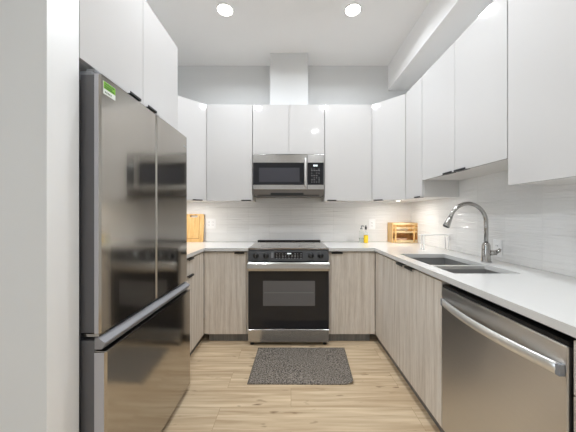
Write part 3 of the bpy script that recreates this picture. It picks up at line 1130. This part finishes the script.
obj('groove', bm, simple('dark_bamboo', (176, 120, 52), 0.5, noise=.1), t, label='darker juice groove')

# bamboo basket in the right corner
BX0, BX1 = 1.158, 1.428
t = thing('bamboo_basket', 'two-tier bamboo basket with bowed front rails in the right corner of the counter', 'basket', (1.27, 2.95, CT))
YBK = 3.045
def bow_pts(yside, bulge, x0=BX0, x1=BX1, n=14):
    return [(x0 + (x1 - x0) * i / n, yside - bulge * math.sin(math.pi * i / n)) for i in range(n + 1)]
def bow_strip(bm, yside, bulge, th, z0, z1, x0=BX0, x1=BX1):
    f = bow_pts(yside, bulge, x0, x1)
    g_ = [(x, y + th) for x, y in f][::-1]
    prism(bm, f + g_, z0, z1)
def shelf(z, th, name):
    bm = bmesh.new()
    f = bow_pts(2.905, .035)
    prism(bm, f + [(BX1, YBK), (BX0, YBK)], z, z + th)
    return obj(name, bm, M['bamboo_h'], t)
shelf(CT + .0003, .009, 'shelf')
shelf(CT + .112, .009, 'shelf')
for z0, z1 in ((CT + .012, CT + .034), (CT + .118, CT + .132), (CT + .163, CT + .173), (CT + .207, CT + .226)):
    bm = bmesh.new()
    bow_strip(bm, 2.899, .035, .007, z0, z1)
    obj('front_rail', bm, M['bamboo_h'], t)
for x0, x1 in ((BX0 - .009, BX0), (BX1, BX1 + .006)):
    box_obj('side_panel', x0, x1, 2.90, YBK, CT + .0003, CT + .226, M['bamboo'], t, .001)
box_obj('back_panel', BX0, BX1, YBK, YBK + .008, CT + .0003, CT + .226, M['bamboo'], t)
for x in (BX0 + .012, BX1 - .050):
    box_obj('post', x, x + .016, 2.876, 2.896, CT + .010, CT + .207, M['bamboo'], t, .002)
# crockery kept in the basket
def bowl_stack(x, y, z, r, n, m, label, cat='bowl', name='bowl', dz=.010):
    for i in range(n):
        bm = bmesh.new()
        lathe(bm, [(0, .0), (r * .45, .0), (r * .8, r * .22), (r, r * .5), (r * .96, r * .5), (r * .75, r * .27), (r * .42, .006), (0, .006)], (x, y, z + i * dz), 28)
        tag(obj(name, bm, m, None, (x, y, z + i * dz)), label[i], cat, 'crockery in the bamboo basket')
bowl_stack(1.275, 2.955, CT + .1215, .078, 2, M['cream'], ['cream bowl on the upper tier of the bamboo basket, lower of its stack', 'cream bowl on the upper tier of the bamboo basket, upper of its stack'])
bowl_stack(1.26, 2.955, CT + .0095, .080, 1, M['blush'], ['pinkish bowl on the bottom tier of the bamboo basket'])

# bottles
def bottle(x, y, prof_glass, prof_liquid, m_liquid, cap, label):
    t = thing('bottle', label, 'bottle', (x, y, CT), 'bottles on the counter')
    bm = bmesh.new()
    lathe(bm, prof_glass, (x, y, CT + .0003), 24)
    b_ = obj('glass', bm, M['clear'], t)
    bm = bmesh.new()
    lathe(bm, prof_liquid, (x, y, CT + .0003), 24)
    obj('liquid', bm, m_liquid, b_)
    bm = bmesh.new()
    cap(bm, x, y)
    return t, bm
gl = [(0, .0885), (.0252, .0885), (.025, .095), (.022, .112), (.010, .128), (.009, .150), (.0, .150)]
lq = [(0, .0), (.023, .0), (.0252, .004), (.0252, .088), (.0, .088)]
def cap1(bm, x, y):
    lathe(bm, [(0, .1505), (.012, .1505), (.012, .178), (.007, .183), (.005, .198), (0, .198)], (x, y, CT), 18)
tt_, bm = bottle(.848, 2.900, gl, lq, M['oil'], cap1, 'small bottle of yellow liquid with dark cap below the right-hand outlet')
obj('cap', bm, M['blackplastic'], tt_, label='dark cap')
gl = [(0, 0), (.024, 0), (.026, .004), (.026, .110), (.022, .130), (.012, .142), (.011, .152), (.0, .152)]
lq = [(0, .003), (.023, .003), (.0245, .006), (.0245, .05), (0, .05)]
def cap2(bm, x, y):
    lathe(bm, [(0, .1525), (.013, .1525), (.013, .166), (.005, .168), (.005, .190), (0, .190)], (x, y, CT), 18)
    tube(bm, [(x, y, CT + .188), (x + .014, y - .012, CT + .190), (x + .030, y - .022, CT + .182)], [.0065, .006, .004], 10)
tt_, bm = bottle(.812, 2.955, gl, lq, M['soap'], cap2, 'clear pump bottle standing left of the yellow bottle')
obj('pump', bm, M['grey_plastic'], tt_, label='grey pump')

# white riser shelf beside the basket
t = thing('counter_rack', 'low narrow white wire-legged rack against the right tiles beside the bamboo basket', 'shelf', (1.29, 2.31, CT))
box_obj('top', 1.165, 1.432, 2.285, 2.345, CT + .133, CT + .140, M['plastic_white'], t, .002)
for x in (1.190, 1.412):
    for y in (2.293, 2.337):
        bm = bmesh.new()
        tube(bm, [(x, y, CT + .0003), (x, y, CT + .134)], .0042, 10)
        obj('leg', bm, M['plastic_white'], t)

# ------------------------------------------------------------------ outlets
def outlet_back(x, z, w, h, label, gangs):
    y = YB - .012
    t = thing('outlet', label, 'outlet', (x, y, z), 'white wall outlets')
    box_obj('cover_plate', x - w / 2, x + w / 2, y - .006, y - .0002, z - h / 2, z + h / 2, M['plastic_white'], t, .002)
    for i in range(gangs):
        cx_ = x + (i - (gangs - 1) / 2) * .046
        f = box_obj('socket', cx_ - .017, cx_ + .017, y - .0085, y - .0062, z - .034, z + .034, M['plastic_white'], t, .001)
        for dz_ in (-.018, .018):
            bm = bmesh.new()
            bx(bm, cx_ - .008, cx_ - .0055, y - .0092, y - .0086, z + dz_ - .005, z + dz_ + .005)
            bx(bm, cx_ + .0055, cx_ + .008, y - .0092, y - .0086, z + dz_ - .005, z + dz_ + .005)
            obj('slot', bm, M['slot'], f)
def outlet_right(y, z, w, h, label):
    x = XR - .012
    t = thing('outlet', label, 'outlet', (x, y, z), 'white wall outlets')
    box_obj('cover_plate', x - .006, x - .0002, y - w / 2, y + w / 2, z - h / 2, z + h / 2, M['plastic_white'], t, .002)
    f = box_obj('socket', x - .0085, x - .0062, y - .017, y + .017, z - .034, z + .034, M['plastic_white'], t, .001)
    for dz_ in (-.018, .018):
        bm = bmesh.new()
        bx(bm, x - .0092, x - .0086, y - .008, y - .0055, z + dz_ - .005, z + dz_ + .005)
        bx(bm, x - .0092, x - .0086, y + .0055, y + .008, z + dz_ - .005, z + dz_ + .005)
        obj('slot', bm, M['slot'], f)
outlet_back(-.955, 1.128, .116, .118, 'white double wall outlet on the back tiles beside the cutting board', 2)
outlet_back(.965, 1.118, .078, .118, 'white wall outlet on the back tiles above the yellow bottle', 1)
outlet_right(1.775, 1.000, .074, .118, 'white wall outlet low on the right tiles behind the faucet')

# ------------------------------------------------------------------ lamps
def downlight(x, y, label):
    t = thing('ceiling_light', label, 'light', (x, y, ZC), 'round recessed ceiling lights')
    bm = bmesh.new()
    lathe(bm, [(.064, -.002), (.066, -.005), (.072, -.004), (.075, -.0002), (.064, -.0002)], (x, y, ZC), 36)
    obj('trim_ring', bm, M['ring'], t)
    bm = bmesh.new()
    lathe(bm, [(0, -.0015), (.064, -.0015), (.064, -.0004), (0, -.0004)], (x, y, ZC), 36)
    obj('lens', bm, M['lamp'], t)
    l = bpy.data.lights.new('downlight_beam', 'AREA')
    l.shape = 'DISK'
    l.size = .125
    l.spread = math.radians(155)
    l.energy = DOWNLIGHT_W
    l.color = DOWNLIGHT_COL
    o = bpy.data.objects.new('downlight_beam', l)
    COL.objects.link(o)
    o.parent = t
    o.location = (0, 0, -.012)
LIGHTS = [(-.576, 2.235, 'round ceiling light above the left of the range'), (.541, 2.235, 'round ceiling light above the right of the range'),
          (-.55, 1.25, 'round ceiling light over the refrigerator front'), (.545, 1.25, 'round ceiling light over the dishwasher front'),
          (.50, .05, 'added unseen ceiling light above the kitchen entrance, right'),  # unseen lamp, added to brighten the end of the partition
          (-.55, -2.2, 'added unseen ceiling light behind the camera, left'), (.545, -2.2, 'added unseen ceiling light behind the camera, right')]  # unseen lamps, added as fill from the rear of the room
for x, y, lb in LIGHTS:
    downlight(x, y, lb)

def puck(x, y, z, label):
    t = thing('cabinet_light', label, 'light', (x, y, z), 'small lights under the wall cabinets')
    bm = bmesh.new()
    lathe(bm, [(.024, -.0085), (.030, -.007), (.032, -.0002), (.024, -.0002)], (x, y, z), 28)
    obj('housing', bm, M['ring'], t)
    bm = bmesh.new()
    lathe(bm, [(0, -.0075), (.024, -.0075), (.024, -.003), (0, -.003)], (x, y, z), 28)
    obj('lens', bm, M['puck'], t)
    l = bpy.data.lights.new('puck_beam', 'AREA')
    l.shape = 'DISK'
    l.size = .05
    l.energy = PUCK_W
    l.color = (1, .96, .91)
    o = bpy.data.objects.new('puck_beam', l)
    COL.objects.link(o)
    o.parent = t
    o.location = (0, 0, -.012)
puck(-1.14, 2.70, ZBOT, 'small round light under the left corner wall cabinet')
puck(1.12, 2.68, ZBOT, 'small round light under the right corner wall cabinet')
